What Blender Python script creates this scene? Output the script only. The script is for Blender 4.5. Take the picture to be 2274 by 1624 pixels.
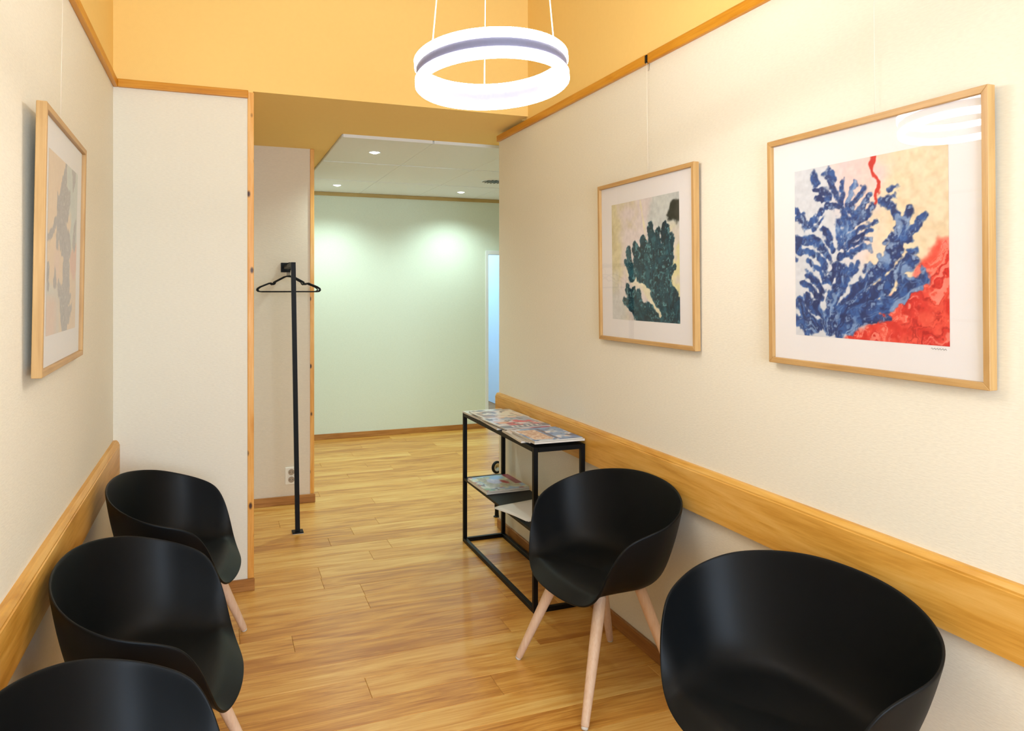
import bpy, bmesh, math, random
import numpy as np
from mathutils import Vector, Matrix
random.seed(7)
for o in list(bpy.data.objects): bpy.data.objects.remove(o)
SC = bpy.context.scene
COL = SC.collection
PI = math.pi

# ------------------------------------------------------------------ camera, world, exposure
FPX, W, HPX = 1664.0, 2274.0, 1624.0
cam = bpy.data.cameras.new('camera'); cam_o = bpy.data.objects.new('camera', cam); COL.objects.link(cam_o)
cam.sensor_fit = 'HORIZONTAL'; cam.sensor_width = 36.0; cam.lens = FPX / W * 36.0
cam.shift_y = -(812.0 - 642.0) / W
cam.clip_start = 0.02
cam_o.location = (0, 0, 1.5)
cam_o.rotation_euler = (PI / 2, 0, -math.atan((1137.0 - 483.0) / FPX))
SC.camera = cam_o
world = bpy.data.worlds.new('world'); SC.world = world; world.use_nodes = True
world.node_tree.nodes['Background'].inputs[0].default_value = (0.6, 0.75, 1.0, 1)
world.node_tree.nodes['Background'].inputs[1].default_value = 0.6
vs = SC.view_settings
vs.view_transform = 'Standard'; vs.look = 'None'; vs.gamma = 1.0; vs.use_curve_mapping = False
vs.exposure = 0.38

RING_STRENGTH = 28.0
DOWNLIGHT_W = 40.0
FAR_ROOM_STRENGTH = 8.5
# cool fill light added at an unseen window behind the viewpoint
day = bpy.data.lights.new('daylight_fill', 'AREA'); day.shape = 'RECTANGLE'; day.size = 1.5; day.size_y = 1.45
day.energy = 105.0; day.color = (0.66, 0.81, 1.0)
day_o = bpy.data.objects.new('daylight_fill', day); day_o.location = (0.6, -1.62, 1.625)
day_o.rotation_euler = (PI / 2, 0, 0); COL.objects.link(day_o)

# ------------------------------------------------------------------ helpers
def lin(c):
    return tuple(((v / 255.0) / 12.92) if v <= 10.3 else (((v / 255.0) + 0.055) / 1.055) ** 2.4 for v in c)

def link(o, parent=None):
    COL.objects.link(o)
    if parent is not None: o.parent = parent
    return o

def obj(name, verts, faces, m, parent=None, smooth=False, loc=None):
    me = bpy.data.meshes.new(name)
    me.from_pydata([tuple(v) for v in verts], [], [tuple(f) for f in faces]); me.update()
    if smooth: me.shade_smooth()
    o = bpy.data.objects.new(name, me)
    if m: me.materials.append(m)
    if loc: o.location = loc
    return link(o, parent)

def bobj(name, bm, m, parent=None, smooth=False, loc=None):
    bmesh.ops.recalc_face_normals(bm, faces=bm.faces)
    me = bpy.data.meshes.new(name); bm.to_mesh(me); bm.free()
    if smooth: me.shade_smooth()
    o = bpy.data.objects.new(name, me)
    if m: me.materials.append(m)
    if loc: o.location = loc
    return link(o, parent)

def add_box(bm, x0, x1, y0, y1, z0, z1, bev=0.0, seg=1):
    r = bmesh.ops.create_cube(bm, size=1.0)
    vs_ = r['verts']
    for v in vs_:
        v.co = Vector(((x0 + x1) / 2 + v.co.x * (x1 - x0), (y0 + y1) / 2 + v.co.y * (y1 - y0), (z0 + z1) / 2 + v.co.z * (z1 - z0)))
    if bev > 0:
        es = list({e for v in vs_ for e in v.link_edges})
        bmesh.ops.bevel(bm, geom=es, offset=bev, segments=seg, affect='EDGES', profile=0.6)
    return bm

def box(name, x0, x1, y0, y1, z0, z1, m, parent=None, bev=0.0, seg=1, centre=False):
    bm = bmesh.new()
    if centre:
        cx, cy, cz = (x0 + x1) / 2, (y0 + y1) / 2, z0
        add_box(bm, x0 - cx, x1 - cx, y0 - cy, y1 - cy, 0, z1 - z0, bev, seg)
        return bobj(name, bm, m, parent, loc=(cx, cy, cz))
    add_box(bm, x0, x1, y0, y1, z0, z1, bev, seg)
    return bobj(name, bm, m, parent)

def add_tube(bm, pts, radii, n=12, caps=True):
    pts = [Vector(p) for p in pts]
    if not hasattr(radii, '__len__'): radii = [radii] * len(pts)
    rings = []; up = None
    for i, p in enumerate(pts):
        t = (pts[min(i + 1, len(pts) - 1)] - pts[max(i - 1, 0)]).normalized()
        if up is None:
            a = Vector((0, 0, 1)) if abs(t.z) < 0.9 else Vector((1, 0, 0))
            up = (a - t * a.dot(t)).normalized()
        else:
            up = (up - t * up.dot(t)).normalized()
        s = t.cross(up)
        rings.append([bm.verts.new(p + (up * math.cos(2 * PI * k / n) + s * math.sin(2 * PI * k / n)) * radii[i]) for k in range(n)])
    for a, b in zip(rings, rings[1:]):
        for k in range(n):
            bm.faces.new((a[k], a[(k + 1) % n], b[(k + 1) % n], b[k]))
    if caps:
        bm.faces.new(list(reversed(rings[0]))); bm.faces.new(rings[-1])
    return bm

def tube(name, pts, radii, m, parent=None, n=12):
    bm = bmesh.new(); add_tube(bm, pts, radii, n)
    return bobj(name, bm, m, parent, smooth=True)

def add_lathe(bm, prof, n=48, closed=True):
    rings = [[bm.verts.new((r * math.cos(2 * PI * k / n), r * math.sin(2 * PI * k / n), z)) for k in range(n)] for r, z in prof]
    m_ = len(rings)
    for i in range(m_ if closed else m_ - 1):
        a, b = rings[i], rings[(i + 1) % m_]
        for k in range(n):
            bm.faces.new((a[k], a[(k + 1) % n], b[(k + 1) % n], b[k]))
    return bm

def empty(name, loc=(0, 0, 0), rot=(0, 0, 0)):
    o = bpy.data.objects.new(name, None); o.location = loc; o.rotation_euler = rot
    o.empty_display_size = 0.1
    return link(o)

def tag(o, label, cat, group=None):
    o['label'] = label; o['category'] = cat
    if group: o['group'] = group
    return o

def structure(o, label=None):
    o['kind'] = 'structure'
    if label: o['label'] = label
    return o

# ------------------------------------------------------------------ materials
def new_mat(name):
    m = bpy.data.materials.new(name); m.use_nodes = True
    return m, m.node_tree.nodes, m.node_tree.links, m.node_tree.nodes['Principled BSDF']

def plain(name, c, rough=0.5, metal=0.0, spec=0.5, emit=None, strength=0.0):
    m, N, L, P = new_mat(name)
    P.inputs['Base Color'].default_value = (*lin(c), 1); P.inputs['Roughness'].default_value = rough
    P.inputs['Metallic'].default_value = metal; P.inputs['Specular IOR Level'].default_value = spec
    if emit:
        P.inputs['Emission Color'].default_value = (*emit, 1); P.inputs['Emission Strength'].default_value = strength
    return m

def wallpaper(name, c, bump=0.25, scale=(60, 60, 260), rough=0.75, var=0.03):
    m, N, L, P = new_mat(name)
    tc = N.new('ShaderNodeTexCoord'); mp = N.new('ShaderNodeMapping'); mp.inputs['Scale'].default_value = scale
    no = N.new('ShaderNodeTexNoise'); no.inputs['Scale'].default_value = 1.0; no.inputs['Detail'].default_value = 4
    bp = N.new('ShaderNodeBump'); bp.inputs['Strength'].default_value = bump; bp.inputs['Distance'].default_value = 0.002
    L.new(tc.outputs['Object'], mp.inputs['Vector']); L.new(mp.outputs['Vector'], no.inputs['Vector'])
    L.new(no.outputs['Fac'], bp.inputs['Height']); L.new(bp.outputs['Normal'], P.inputs['Normal'])
    cr = N.new('ShaderNodeValToRGB')
    b = lin(c)
    cr.color_ramp.elements[0].position = 0.3; cr.color_ramp.elements[0].color = (*[x * (1 - var) for x in b], 1)
    cr.color_ramp.elements[1].position = 0.7; cr.color_ramp.elements[1].color = (*[min(1, x * (1 + var)) for x in b], 1)
    L.new(no.outputs['Fac'], cr.inputs['Fac']); L.new(cr.outputs['Color'], P.inputs['Base Color'])
    P.inputs['Roughness'].default_value = rough; P.inputs['Specular IOR Level'].default_value = 0.25
    return m

def wood(name, dark, mid, light, axis='X', rough=0.4, gscale=1.0, rand=0.0, knots=None, coat=0.0, blotch=0.55):
    m, N, L, P = new_mat(name)
    tc = N.new('ShaderNodeTexCoord'); oi = N.new('ShaderNodeObjectInfo')
    mul = N.new('ShaderNodeMath'); mul.operation = 'MULTIPLY'; mul.inputs[1].default_value = 37.0
    L.new(oi.outputs['Random'], mul.inputs[0])
    add = N.new('ShaderNodeVectorMath'); add.operation = 'ADD'
    L.new(tc.outputs['Object'], add.inputs[0]); L.new(mul.outputs[0], add.inputs[1])
    def stretched(along, across):
        mp = N.new('ShaderNodeMapping'); sc = [across] * 3; sc['XYZ'.index(axis)] = along
        mp.inputs['Scale'].default_value = [v * gscale for v in sc]
        L.new(add.outputs[0], mp.inputs['Vector']); return mp
    # broad figure with distortion, fine grain lines
    n1 = N.new('ShaderNodeTexNoise'); n1.inputs['Scale'].default_value = 1.0; n1.inputs['Detail'].default_value = 5
    n1.inputs['Distortion'].default_value = 1.3; n1.inputs['Roughness'].default_value = 0.6
    L.new(stretched(1.7, 13).outputs[0], n1.inputs['Vector'])
    n2 = N.new('ShaderNodeTexNoise'); n2.inputs['Scale'].default_value = 1.0; n2.inputs['Detail'].default_value = 3
    n2.inputs['Distortion'].default_value = 0.4
    L.new(stretched(4, 120).outputs[0], n2.inputs['Vector'])
    mx = N.new('ShaderNodeMix'); mx.data_type = 'FLOAT'; mx.inputs['Factor'].default_value = 1 - blotch
    L.new(n1.outputs['Fac'], mx.inputs['A']); L.new(n2.outputs['Fac'], mx.inputs['B'])
    fac = mx.outputs['Result']
    if rand:
        ad = N.new('ShaderNodeMath'); ad.operation = 'MULTIPLY_ADD'; ad.inputs[1].default_value = rand
        L.new(oi.outputs['Random'], ad.inputs[0])
        sb = N.new('ShaderNodeMath'); sb.operation = 'SUBTRACT'; sb.inputs[1].default_value = rand / 2
        L.new(fac, sb.inputs[0]); L.new(sb.outputs[0], ad.inputs[2]); fac = ad.outputs[0]
    cr = N.new('ShaderNodeValToRGB'); e = cr.color_ramp.elements
    e[0].position = 0.32; e[0].color = (*lin(dark), 1); e[1].position = 0.68; e[1].color = (*lin(light), 1)
    k = e.new(0.5); k.color = (*lin(mid), 1)
    L.new(fac, cr.inputs['Fac']); col = cr.outputs['Color']
    if knots:
        vo = N.new('ShaderNodeTexVoronoi'); vo.inputs['Scale'].default_value = 1.0
        L.new(stretched(knots[0], knots[1]).outputs[0], vo.inputs['Vector'])
        kr = N.new('ShaderNodeValToRGB'); kr.color_ramp.elements[0].position = knots[2] * 0.5
        kr.color_ramp.elements[0].color = (1, 1, 1, 1); kr.color_ramp.elements[1].position = knots[2]
        kr.color_ramp.elements[1].color = (0, 0, 0, 1)
        L.new(vo.outputs['Distance'], kr.inputs['Fac'])
        mc = N.new('ShaderNodeMix'); mc.data_type = 'RGBA'
        L.new(kr.outputs['Color'], mc.inputs['Factor']); L.new(col, mc.inputs['A'])
        mc.inputs['B'].default_value = (*lin((70, 38, 12)), 1); col = mc.outputs['Result']
    L.new(col, P.inputs['Base Color'])
    P.inputs['Roughness'].default_value = rough; P.inputs['Specular IOR Level'].default_value = 0.4
    if coat: P.inputs['Coat Weight'].default_value = coat; P.inputs['Coat Roughness'].default_value = 0.25
    bp = N.new('ShaderNodeBump'); bp.inputs['Strength'].default_value = 0.12; bp.inputs['Distance'].default_value = 0.001
    L.new(n2.outputs['Fac'], bp.inputs['Height']); L.new(bp.outputs['Normal'], P.inputs['Normal'])
    return m

def print_mat(name, rough=0.55):
    m, N, L, P = new_mat(name)
    a = N.new('ShaderNodeAttribute'); a.attribute_name = 'ink'
    L.new(a.outputs['Color'], P.inputs['Base Color']); P.inputs['Roughness'].default_value = rough
    P.inputs['Specular IOR Level'].default_value = 0.3
    return m

def glazing(name):
    m, N, L, P = new_mat(name); N.remove(P)
    out = N['Material Output']
    tr = N.new('ShaderNodeBsdfTransparent'); gl = N.new('ShaderNodeBsdfGlossy'); gl.inputs['Roughness'].default_value = 0.015
    fr = N.new('ShaderNodeFresnel'); fr.inputs['IOR'].default_value = 1.5
    mx = N.new('ShaderNodeMixShader')
    ge = N.new('ShaderNodeNewGeometry'); iv = N.new('ShaderNodeMath'); iv.operation = 'SUBTRACT'; iv.inputs[0].default_value = 1.0
    fm = N.new('ShaderNodeMath'); fm.operation = 'MULTIPLY'
    L.new(ge.outputs['Backfacing'], iv.inputs[1]); L.new(iv.outputs[0], fm.inputs[0]); L.new(fr.outputs[0], fm.inputs[1])
    L.new(fm.outputs[0], mx.inputs[0]); L.new(tr.outputs[0], mx.inputs[1]); L.new(gl.outputs[0], mx.inputs[2])
    L.new(mx.outputs[0], out.inputs['Surface'])
    return m

M = {}
M['wall'] = wallpaper('cream_wallpaper', (240, 233, 215))
M['wall_alcove'] = wallpaper('beige_wallpaper', (232, 216, 196))
M['wall_hall'] = wallpaper('green_lit_cream_wallpaper', (228, 236, 220), bump=0.1)  # cream paper with the hallway's cool greenish light put into its colour
M['orange'] = wallpaper('orange_paint', (255, 215, 132), bump=0.1, scale=(40, 40, 40), rough=0.8, var=0.01)
M['white'] = plain('white_paint', (236, 238, 240), 0.5)
M['far'] = plain('far_room_white', (226, 236, 244), 0.6)
M['tile'] = wallpaper('ceiling_tile_white', (240, 242, 242), bump=0.1, scale=(80, 80, 80), rough=0.8, var=0.01)
M['floor'] = wood('oak_plank', (180, 112, 36), (219, 157, 70), (238, 192, 108), 'X', 0.36, rand=0.15, coat=0.15, blotch=0.68)
M['base'] = wood('baseboard_oak', (140, 88, 36), (176, 118, 56), (200, 144, 78), 'X', 0.4)
M['rail_r'] = wood('rail_oak', (190, 128, 36), (222, 164, 72), (236, 186, 102), 'Y', 0.38, gscale=0.8, blotch=0.7)
M['rail_l'] = M['rail_r']
M['trim'] = wood('trim_oak', (194, 122, 16), (214, 144, 30), (224, 160, 52), 'Y', 0.4)
M['pine'] = wood('pine_strip', (216, 140, 40), (238, 172, 84), (246, 196, 124), 'Z', 0.4, knots=(8, 16, 0.17))
M['frame'] = wood('frame_oak', (178, 134, 78), (198, 156, 98), (210, 170, 114), 'Y', 0.42)
M['mat'] = plain('mat_board', (240, 236, 236), 0.7)
M['backing'] = plain('frame_backing', (120, 95, 60), 0.8)
M['print'] = print_mat('art_print')
M['cover'] = print_mat('magazine_cover', 0.3)
M['glass'] = glazing('picture_glass')
M['black_plastic'] = plain('black_plastic', (4, 7, 10), 0.5, spec=0.22)
M['black_metal'] = plain('black_metal', (6, 7, 8), 0.5, spec=0.22)
M['leg'] = wood('chair_leg_oak', (222, 184, 152), (234, 200, 170), (242, 214, 188), 'Z', 0.45, gscale=1.5)
M['glide'] = plain('glide_plastic', (225, 220, 212), 0.4)
M['paper'] = plain('paper', (238, 234, 228), 0.7)
M['pages'] = plain('page_edges', (226, 220, 208), 0.8)
M['steel'] = plain('steel', (190, 190, 190), 0.3, metal=1.0)
M['dark'] = plain('dark_slot', (30, 34, 34), 0.7)
M['outlet'] = plain('outlet_plastic', (246, 238, 226), 0.35)
M['outlet_in'] = plain('outlet_recess', (170, 150, 130), 0.5)
M['lamp_body'] = plain('lamp_body_metal', (92, 92, 113), 0.5, metal=0.0)
M['led'] = plain('led_acrylic', (250, 250, 255), 0.4, emit=(1.0, 0.965, 0.95), strength=RING_STRENGTH)
M['cable'] = plain('pale_cable', (240, 226, 205), 0.5)
M['lens'] = plain('downlight_lens', (250, 250, 250), 0.3, emit=(0.85, 1.0, 0.95), strength=14.0)
M['panel'] = plain('far_room_fill', (250, 250, 250), 0.3, emit=(0.45, 0.74, 1.0), strength=FAR_ROOM_STRENGTH)

# ------------------------------------------------------------------ room shell
XL, XR = -0.455, 1.65
YF, YA, YE = 3.95, 5.425, 7.63
YB = -1.5
YP = 4.42                      # far end of the right partition
ZT, ZS, ZC = 2.455, 2.485, 2.468
HC = 3.45
XH = 3.38                      # hall right side

floor = structure(box('floor', XL - .12, XH + .1, YB - .1, 12.1, -0.12, -0.006, M['base']), 'golden oak plank floor')
def planks():
    wdt, gap = 0.155, 0.0008
    y = 3.363 - 0.155 * 32; row = 0
    while y < YE + 0.6:
        x_min = XL - 0.02 if y < YF + 0.02 else 0.10
        x_max = XR + 0.04 if y + wdt < YP - 0.1 else XH + 0.02
        off = random.uniform(0, 1.2)
        x = x_min - off
        while x < x_max:
            ln = 1.22
            a, b = max(x, x_min), min(x + ln, x_max)
            if b - a > 0.05 and y + wdt > YB:
                bm = bmesh.new()
                hw, hl = (wdt - gap) / 2, (b - a - gap) / 2
                c = 0.0012
                lo = [bm.verts.new(p) for p in ((-hl, -hw, -.006), (hl, -hw, -.006), (hl, hw, -.006), (-hl, hw, -.006))]
                mi = [bm.verts.new(p) for p in ((-hl, -hw, -c), (hl, -hw, -c), (hl, hw, -c), (-hl, hw, -c))]
                tp = [bm.verts.new(p) for p in ((-hl + c, -hw + c, 0), (hl - c, -hw + c, 0), (hl - c, hw - c, 0), (-hl + c, hw - c, 0))]
                for r, s in ((lo, mi), (mi, tp)):
                    for k in range(4): bm.faces.new((r[k], r[(k + 1) % 4], s[(k + 1) % 4], s[k]))
                bm.faces.new(tp)
                bobj('plank', bm, M['floor'], floor, loc=((a + b) / 2, y + wdt / 2, 0))
            x += ln
        y += wdt; row += 1
planks()

def wall(name, x0, x1, y0, y1, z0, z1, m, label):
    return structure(box(name, x0, x1, y0, y1, z0, z1, M[m]), label)
wall('wall_left', XL - .12, XL, YB, YF + 0.1, 0, ZT, 'wall', 'cream wallpapered left wall')
wall('wall_left_upper', XL - .12, XL, YB, YF + 0.1, ZT, HC, 'orange', 'orange upper band of the left wall')
wall('wall_right', XR, XR + .12, YB, YP, 0, 2.44, 'wall', 'cream wallpapered right wall')
wall('wall_right_upper', XR, XR + .12, YB, YF + .02, 2.44, HC, 'orange', 'orange upper band of the right wall')
wall('wall_front', XL, 0.165, YF, YA + .1, 0, ZT, 'wall', 'cream wall pier left of the passage')
wall('wall_front_upper', XL, XR, YF, YF + .1, ZS, HC, 'orange', 'orange upper wall above the passage')
wall('wall_front_cap', XL, 0.165, YF, YA + .1, ZT, ZS, 'orange', 'orange strip above the pier')
wall('wall_alcove', 0.165, 0.612, YA, YE + .1, 0, ZS, 'wall_alcove', 'beige alcove wall behind the coat stand')
wall('wall_end', 0.60, 2.705, YE, YE + .1, 0, 2.6, 'wall_hall', 'cream end wall of the hallway, tinted with its greenish light')
wall('wall_end_lintel', 2.705, XH + .1, YE, YE + .1, 1.90, 2.6, 'wall_hall', 'pale wall over the far doorway')
wall('wall_hall_right', XH, XH + .12, YP - .12, 12.1, 0, 2.6, 'far', 'white hallway side wall running into the far room')
wall('wall_hall_near', XR + .12, XH, YP - .12, YP, 0, 2.6, 'wall_hall', 'hallway wall behind the partition')
wall('wall_far_room', 1.5, XH + .1, 12.0, 12.1, 0, 2.6, 'far', 'white far wall of the room beyond')
wall('wall_far_room_left', 1.4, 1.5, YE + .1, 12.1, 0, 2.6, 'far', 'white side wall of the room beyond')
WX0, WX1, WZ0, WZ1 = -0.15, 1.35, 0.90, 2.35
bm = bmesh.new()
add_box(bm, XL - .12, WX0, YB - .1, YB, 0, HC); add_box(bm, WX1, XR + .12, YB - .1, YB, 0, HC)
add_box(bm, WX0, WX1, YB - .1, YB, 0, WZ0); add_box(bm, WX0, WX1, YB - .1, YB, WZ1, HC)
structure(bobj('wall_rear', bm, M['wall']), 'cream wall behind the viewpoint, opened for an added window')
bm = bmesh.new()
for x0, x1, z0, z1 in ((WX0, WX0 + .05, WZ0, WZ1), (WX1 - .05, WX1, WZ0, WZ1), (WX0 + .05, WX1 - .05, WZ0, WZ0 + .05), (WX0 + .05, WX1 - .05, WZ1 - .05, WZ1), (.575, .625, WZ0 + .05, WZ1 - .05)):
    add_box(bm, x0, x1, YB - .08, YB - .03, z0, z1)
win = structure(bobj('added_window_1', bm, M['white']), 'unseen white framed window added behind the viewpoint for cool fill')  # window added out of view to carry the cool fill light
for x0, x1 in ((WX0 + .05, .575), (.625, WX1 - .05)):
    box('pane', x0, x1, YB - .058, YB - .052, WZ0 + .05, WZ1 - .05, M['glass'], win)
box('added_window_sill', WX0 - .05, WX1 + .05, YB - .02, YB + .10, WZ0 - .03, WZ0 - .001, M['white'], win, bev=.004)
structure(box('ceiling', XL - .12, XR + .12, YB - .1, YF + .1, HC, HC + .1, M['white']), 'white high ceiling of the waiting room')
structure(box('ceiling_far_room', 1.4, XH + .1, YE + .1, 12.1, 2.5, 2.6, M['far']), 'white ceiling of the room beyond')
# dropped soffit over the passage (orange) with a tiled opening
XT, YT = 0.737, 4.825
bm = bmesh.new()
add_box(bm, XL, XH + .1, YF + .1, YT, ZS, ZS + .1)
add_box(bm, 0.165, XT, YT, YE + .05, ZS, ZS + .1)
structure(bobj('ceiling_soffit', bm, M['orange']), 'orange dropped ceiling over the passage')
hall_ceil = structure(box('ceiling_hall', XT, XH + .1, YT, YE + .1, ZS + .002, ZS + .1, M['white']), 'white tiled hallway ceiling')
ys = [YT, 5.785, 6.745, YE]
xs = [XT, 1.335, 1.935, 2.535, 3.135, XH]
for i in range(len(xs) - 1):
    for j in range(3):
        box('ceiling_panel', xs[i] + .0008, xs[i + 1] - .0008, ys[j] + .010, ys[j + 1] - .002, ZC, ZS + .001, M['tile'], hall_ceil, bev=0.003)

for j in range(3):
    for i in range(len(xs) - 1):
        box('ceiling_bar', xs[i] + .006, xs[i + 1] - .006, ys[j] - .006, ys[j] + .010, ZC - .003, ZS + .001, M['white'], hall_ceil)

# trims
def trim(name, x0, x1, y0, y1, z0, z1, m, label, bev=0.004, seg=2):
    return structure(box(name, x0, x1, y0, y1, z0, z1, M[m], bev=bev, seg=seg, centre=True), label)
M['trim_x'] = wood('trim_oak_x', (194, 122, 16), (214, 144, 30), (224, 160, 52), 'X', 0.4)
trim('trim_1', XL, XL + .02, YB, YF, 2.447, 2.485, 'trim', 'oak picture rail on the left wall')
trim('trim_2', XL + .02, 0.142, YF - .02, YF, 2.447, 2.485, 'trim_x', 'oak picture rail above the pier')
trim('trim_3', XR - .018, XR, 2.655, YP, 2.424, 2.462, 'trim', 'oak picture rail on the right wall, far length')
trim('trim_4', XR - .018, XR, YB, 2.648, 2.424, 2.462, 'trim', 'oak picture rail on the right wall, near length')
trim('trim_5', 0.139, 0.169, YF - .006, YF + .03, 0.06, ZS - .006, 'pine', 'knotty pine corner strip on the pier')
trim('trim_6', 0.606, 0.634, YA - .006, YA + .03, 0.06, ZS, 'pine', 'knotty pine corner strip on the alcove wall')
# chunky wall guard boards
def guard(name, xw, xf, y0, y1, z0, z1, label):
    s = 1 if xf > xw else -1
    c = 0.010
    prof = [(xw, z0), (xf, z0), (xf, z1 - .020), (xf - s * .003, z1 - .018), (xf - s * .003, z1 - .013), (xf - s * .010, z1 - .003), (xf - s * .014, z1), (xw, z1)]
    yc = (y0 + y1) / 2
    v = [(x - xw, y0 - yc, z - z0) for x, z in prof] + [(x - xw, y1 - yc, z - z0) for x, z in prof]
    n = len(prof)
    bm = bmesh.new(); V = [bm.verts.new(p) for p in v]
    for k in range(n): bm.faces.new((V[k], V[(k + 1) % n], V[n + (k + 1) % n], V[n + k]))
    bm.faces.new(V[:n]); bm.faces.new(V[n:])
    return structure(bobj(name, bm, M['rail_r'], loc=(xw, yc, z0)), label)
guard('trim_7', XR, XR - .026, YB, YP, 0.681, 0.849, 'broad oak guard board along the right wall')
guard('trim_8', XL, XL + .028, YB, YF, 0.635, 0.790, 'broad oak guard board along the left wall')
M['base_y'] = wood('baseboard_oak_y', (128, 80, 34), (160, 106, 52), (186, 132, 72), 'Y', 0.4)
trim('baseboard_right', XR - .014, XR, YB, YP, 0, 0.06, 'base_y', 'oak baseboard of the right wall', .002, 1)
trim('baseboard_left', XL, XL + .014, YB, YF, 0, 0.06, 'base_y', 'oak baseboard of the left wall', .002, 1)
trim('baseboard_front', XL + .014, 0.172, YF - .014, YF, 0, 0.06, 'base', 'oak baseboard of the pier', .002, 1)
trim('baseboard_alcove', 0.165, 0.640, YA - .014, YA, 0, 0.06, 'base', 'oak baseboard of the alcove', .002, 1)
trim('baseboard_end', 0.60, 2.69, YE - .014, YE, 0, 0.056, 'base', 'oak baseboard of the hallway end wall', .002, 1)
trim('baseboard_hall', XR + .12, XR + .134, YP, YP + .002, 0, 0.06, 'base', 'oak baseboard at the partition end', 0, 1)
M['cove'] = wood('cove_oak', (176, 146, 84), (190, 160, 98), (200, 172, 112), 'X', 0.5)
trim('trim_9', 0.61, XH, YE - .016, YE, 2.432, ZC - .001, 'cove', 'narrow oak strip at the top of the end wall', .002, 1)
dr = structure(box('door_1', 2.690, 2.722, YE - .012, YE + .112, 0, 1.915, M['white'], bev=.003), 'white frame of the far doorway')
box('door_frame', 2.722, XH, YE - .012, YE + .112, 1.872, 1.915, M['white'], dr, bev=.003)

# ------------------------------------------------------------------ pendant ring lamp
def ring(name, prof, m, parent, n=96):
    bm = bmesh.new(); add_lathe(bm, prof, n); return bobj(name, bm, m, parent, smooth=False)
lamp = empty('pendant_lamp', (0.705, 1.945, 2.098), (math.radians(-4.5), math.radians(-3.5), -math.atan((1137.0 - 483.0) / FPX)))
tag(lamp, 'glowing white double ring pendant lamp hanging on three thin cables', 'lamp')
R0, RW, RH = 0.208, 0.016, 0.076
def rect(r0, r1, z0, z1, c=0.003):
    return [(r0, z0 + c), (r0 + c, z0), (r1 - c, z0), (r1, z0 + c), (r1, z1 - c), (r1 - c, z1), (r0 + c, z1), (r0, z1 - c)]
ring('light_ring', rect(R0 - RW, R0 + 0.004, RH / 2 - .0235, RH / 2), M['led'], lamp)
ring('light_ring', rect(R0 - RW, R0 + 0.004, -RH / 2, -RH / 2 + .0235), M['led'], lamp)
ring('lamp_body', rect(R0 - RW + .004, R0, -RH / 2 + .0237, RH / 2 - .0237), M['lamp_body'], lamp)
inv = lamp.matrix_basis.inverted()
top = Vector((0.705, 1.945, HC))
yaw = math.atan((1137.0 - 483.0) / FPX)
for a in (98, -32, 221):
    # cables leave the rim on the far side, near right and near left
    ang = math.radians(a)
    p = Vector(((R0 - .01) * math.cos(ang), (R0 - .01) * math.sin(ang), RH / 2 - .01))
    q = inv @ (top + Vector((0.06 * math.cos(ang - yaw), 0.06 * math.sin(ang - yaw), -0.03)))
    cb = tube('cable', [p, q], 0.0016, M['cable'], lamp, 8)
bm = bmesh.new(); add_lathe(bm, [(0.001, HC - .03), (0.075, HC - .03), (0.08, HC - .024), (0.08, HC), (0.001, HC)], 40)
can = bobj('ceiling_canopy', bm, M['white'], lamp)
can.matrix_parent_inverse = lamp.matrix_basis.inverted(); can.location = (0.705, 1.945, 0)

# ------------------------------------------------------------------ hallway ceiling fittings
def downlight(x, y, label):
    t = empty('ceiling_light', (x, y, ZC)); tag(t, label, 'light', 'recessed hallway downlights')
    bm = bmesh.new(); add_lathe(bm, [(0.034, 0.0), (0.036, -0.004), (0.044, -0.004), (0.047, 0.0), (0.047, .004), (0.034, .004)], 32)
    bobj('bezel', bm, M['white'], t, smooth=True)
    bm = bmesh.new()
    add_lathe(bm, [(0.0005, -0.012), (0.016, -0.010), (0.028, -0.005), (0.034, 0.001), (0.034, .003), (0.0005, .003)], 32)
    bobj('lens', bm, M['lens'], t, smooth=True)
    ld = bpy.data.lights.new('downlight', 'SPOT'); ld.energy = DOWNLIGHT_W; ld.color = (0.76, 1.0, 0.97)
    ld.spot_size = math.radians(140); ld.spot_blend = 1.0; ld.shadow_soft_size = 0.03
    lo = bpy.data.objects.new('downlight', ld); lo.location = (0, 0, -0.03); link(lo, t)
    return t
downlight(1.034, 5.287, 'recessed downlight nearest the passage in the hallway ceiling')
downlight(1.036, 7.08, 'recessed downlight near the end wall above the pine strip')
downlight(2.26, 7.14, 'recessed downlight near the end wall beside the air vent')
downlight(2.26, 5.29, 'unseen recessed downlight added behind the right partition to brighten the hallway')  # extra lamp out of view, added to lift the hallway brightness
vent = empty('air_vent', (2.31, 6.31, ZC)); tag(vent, 'round slotted air vent in the hallway ceiling', 'air vent')
bm = bmesh.new(); add_lathe(bm, [(0.105, 0.0), (0.108, -0.008), (0.125, -0.006), (0.13, 0.0), (0.13, .002), (0.105, .002)], 40)
bobj('vent_rim', bm, M['white'], vent, smooth=True)
bm = bmesh.new(); add_lathe(bm, [(0.0005, -0.001), (0.106, -0.001), (0.106, .001), (0.0005, .001)], 40)
bobj('vent_backing', bm, M['dark'], vent)
for k in range(-3, 4):
    x = k * 0.03; h = math.sqrt(0.104 ** 2 - x * x)
    box('vent_slat', x - .004, x + .004, -h, h, -0.012, -0.001, M['steel'], vent)
pl = empty('far_room_fill', (2.4, 9.6, 2.49)); tag(pl, 'unseen glowing panel added for the daylight of the room beyond the hallway', 'lamp')  # glowing panel out of view, added in place of the room's daylight
box('fill_frame', -0.62, 0.62, -0.62, 0.62, -0.03, 0.008, M['white'], pl, bev=.004)
box('fill_panel', -0.6, 0.6, -0.6, 0.6, -0.034, -0.0302, M['panel'], pl)

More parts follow.
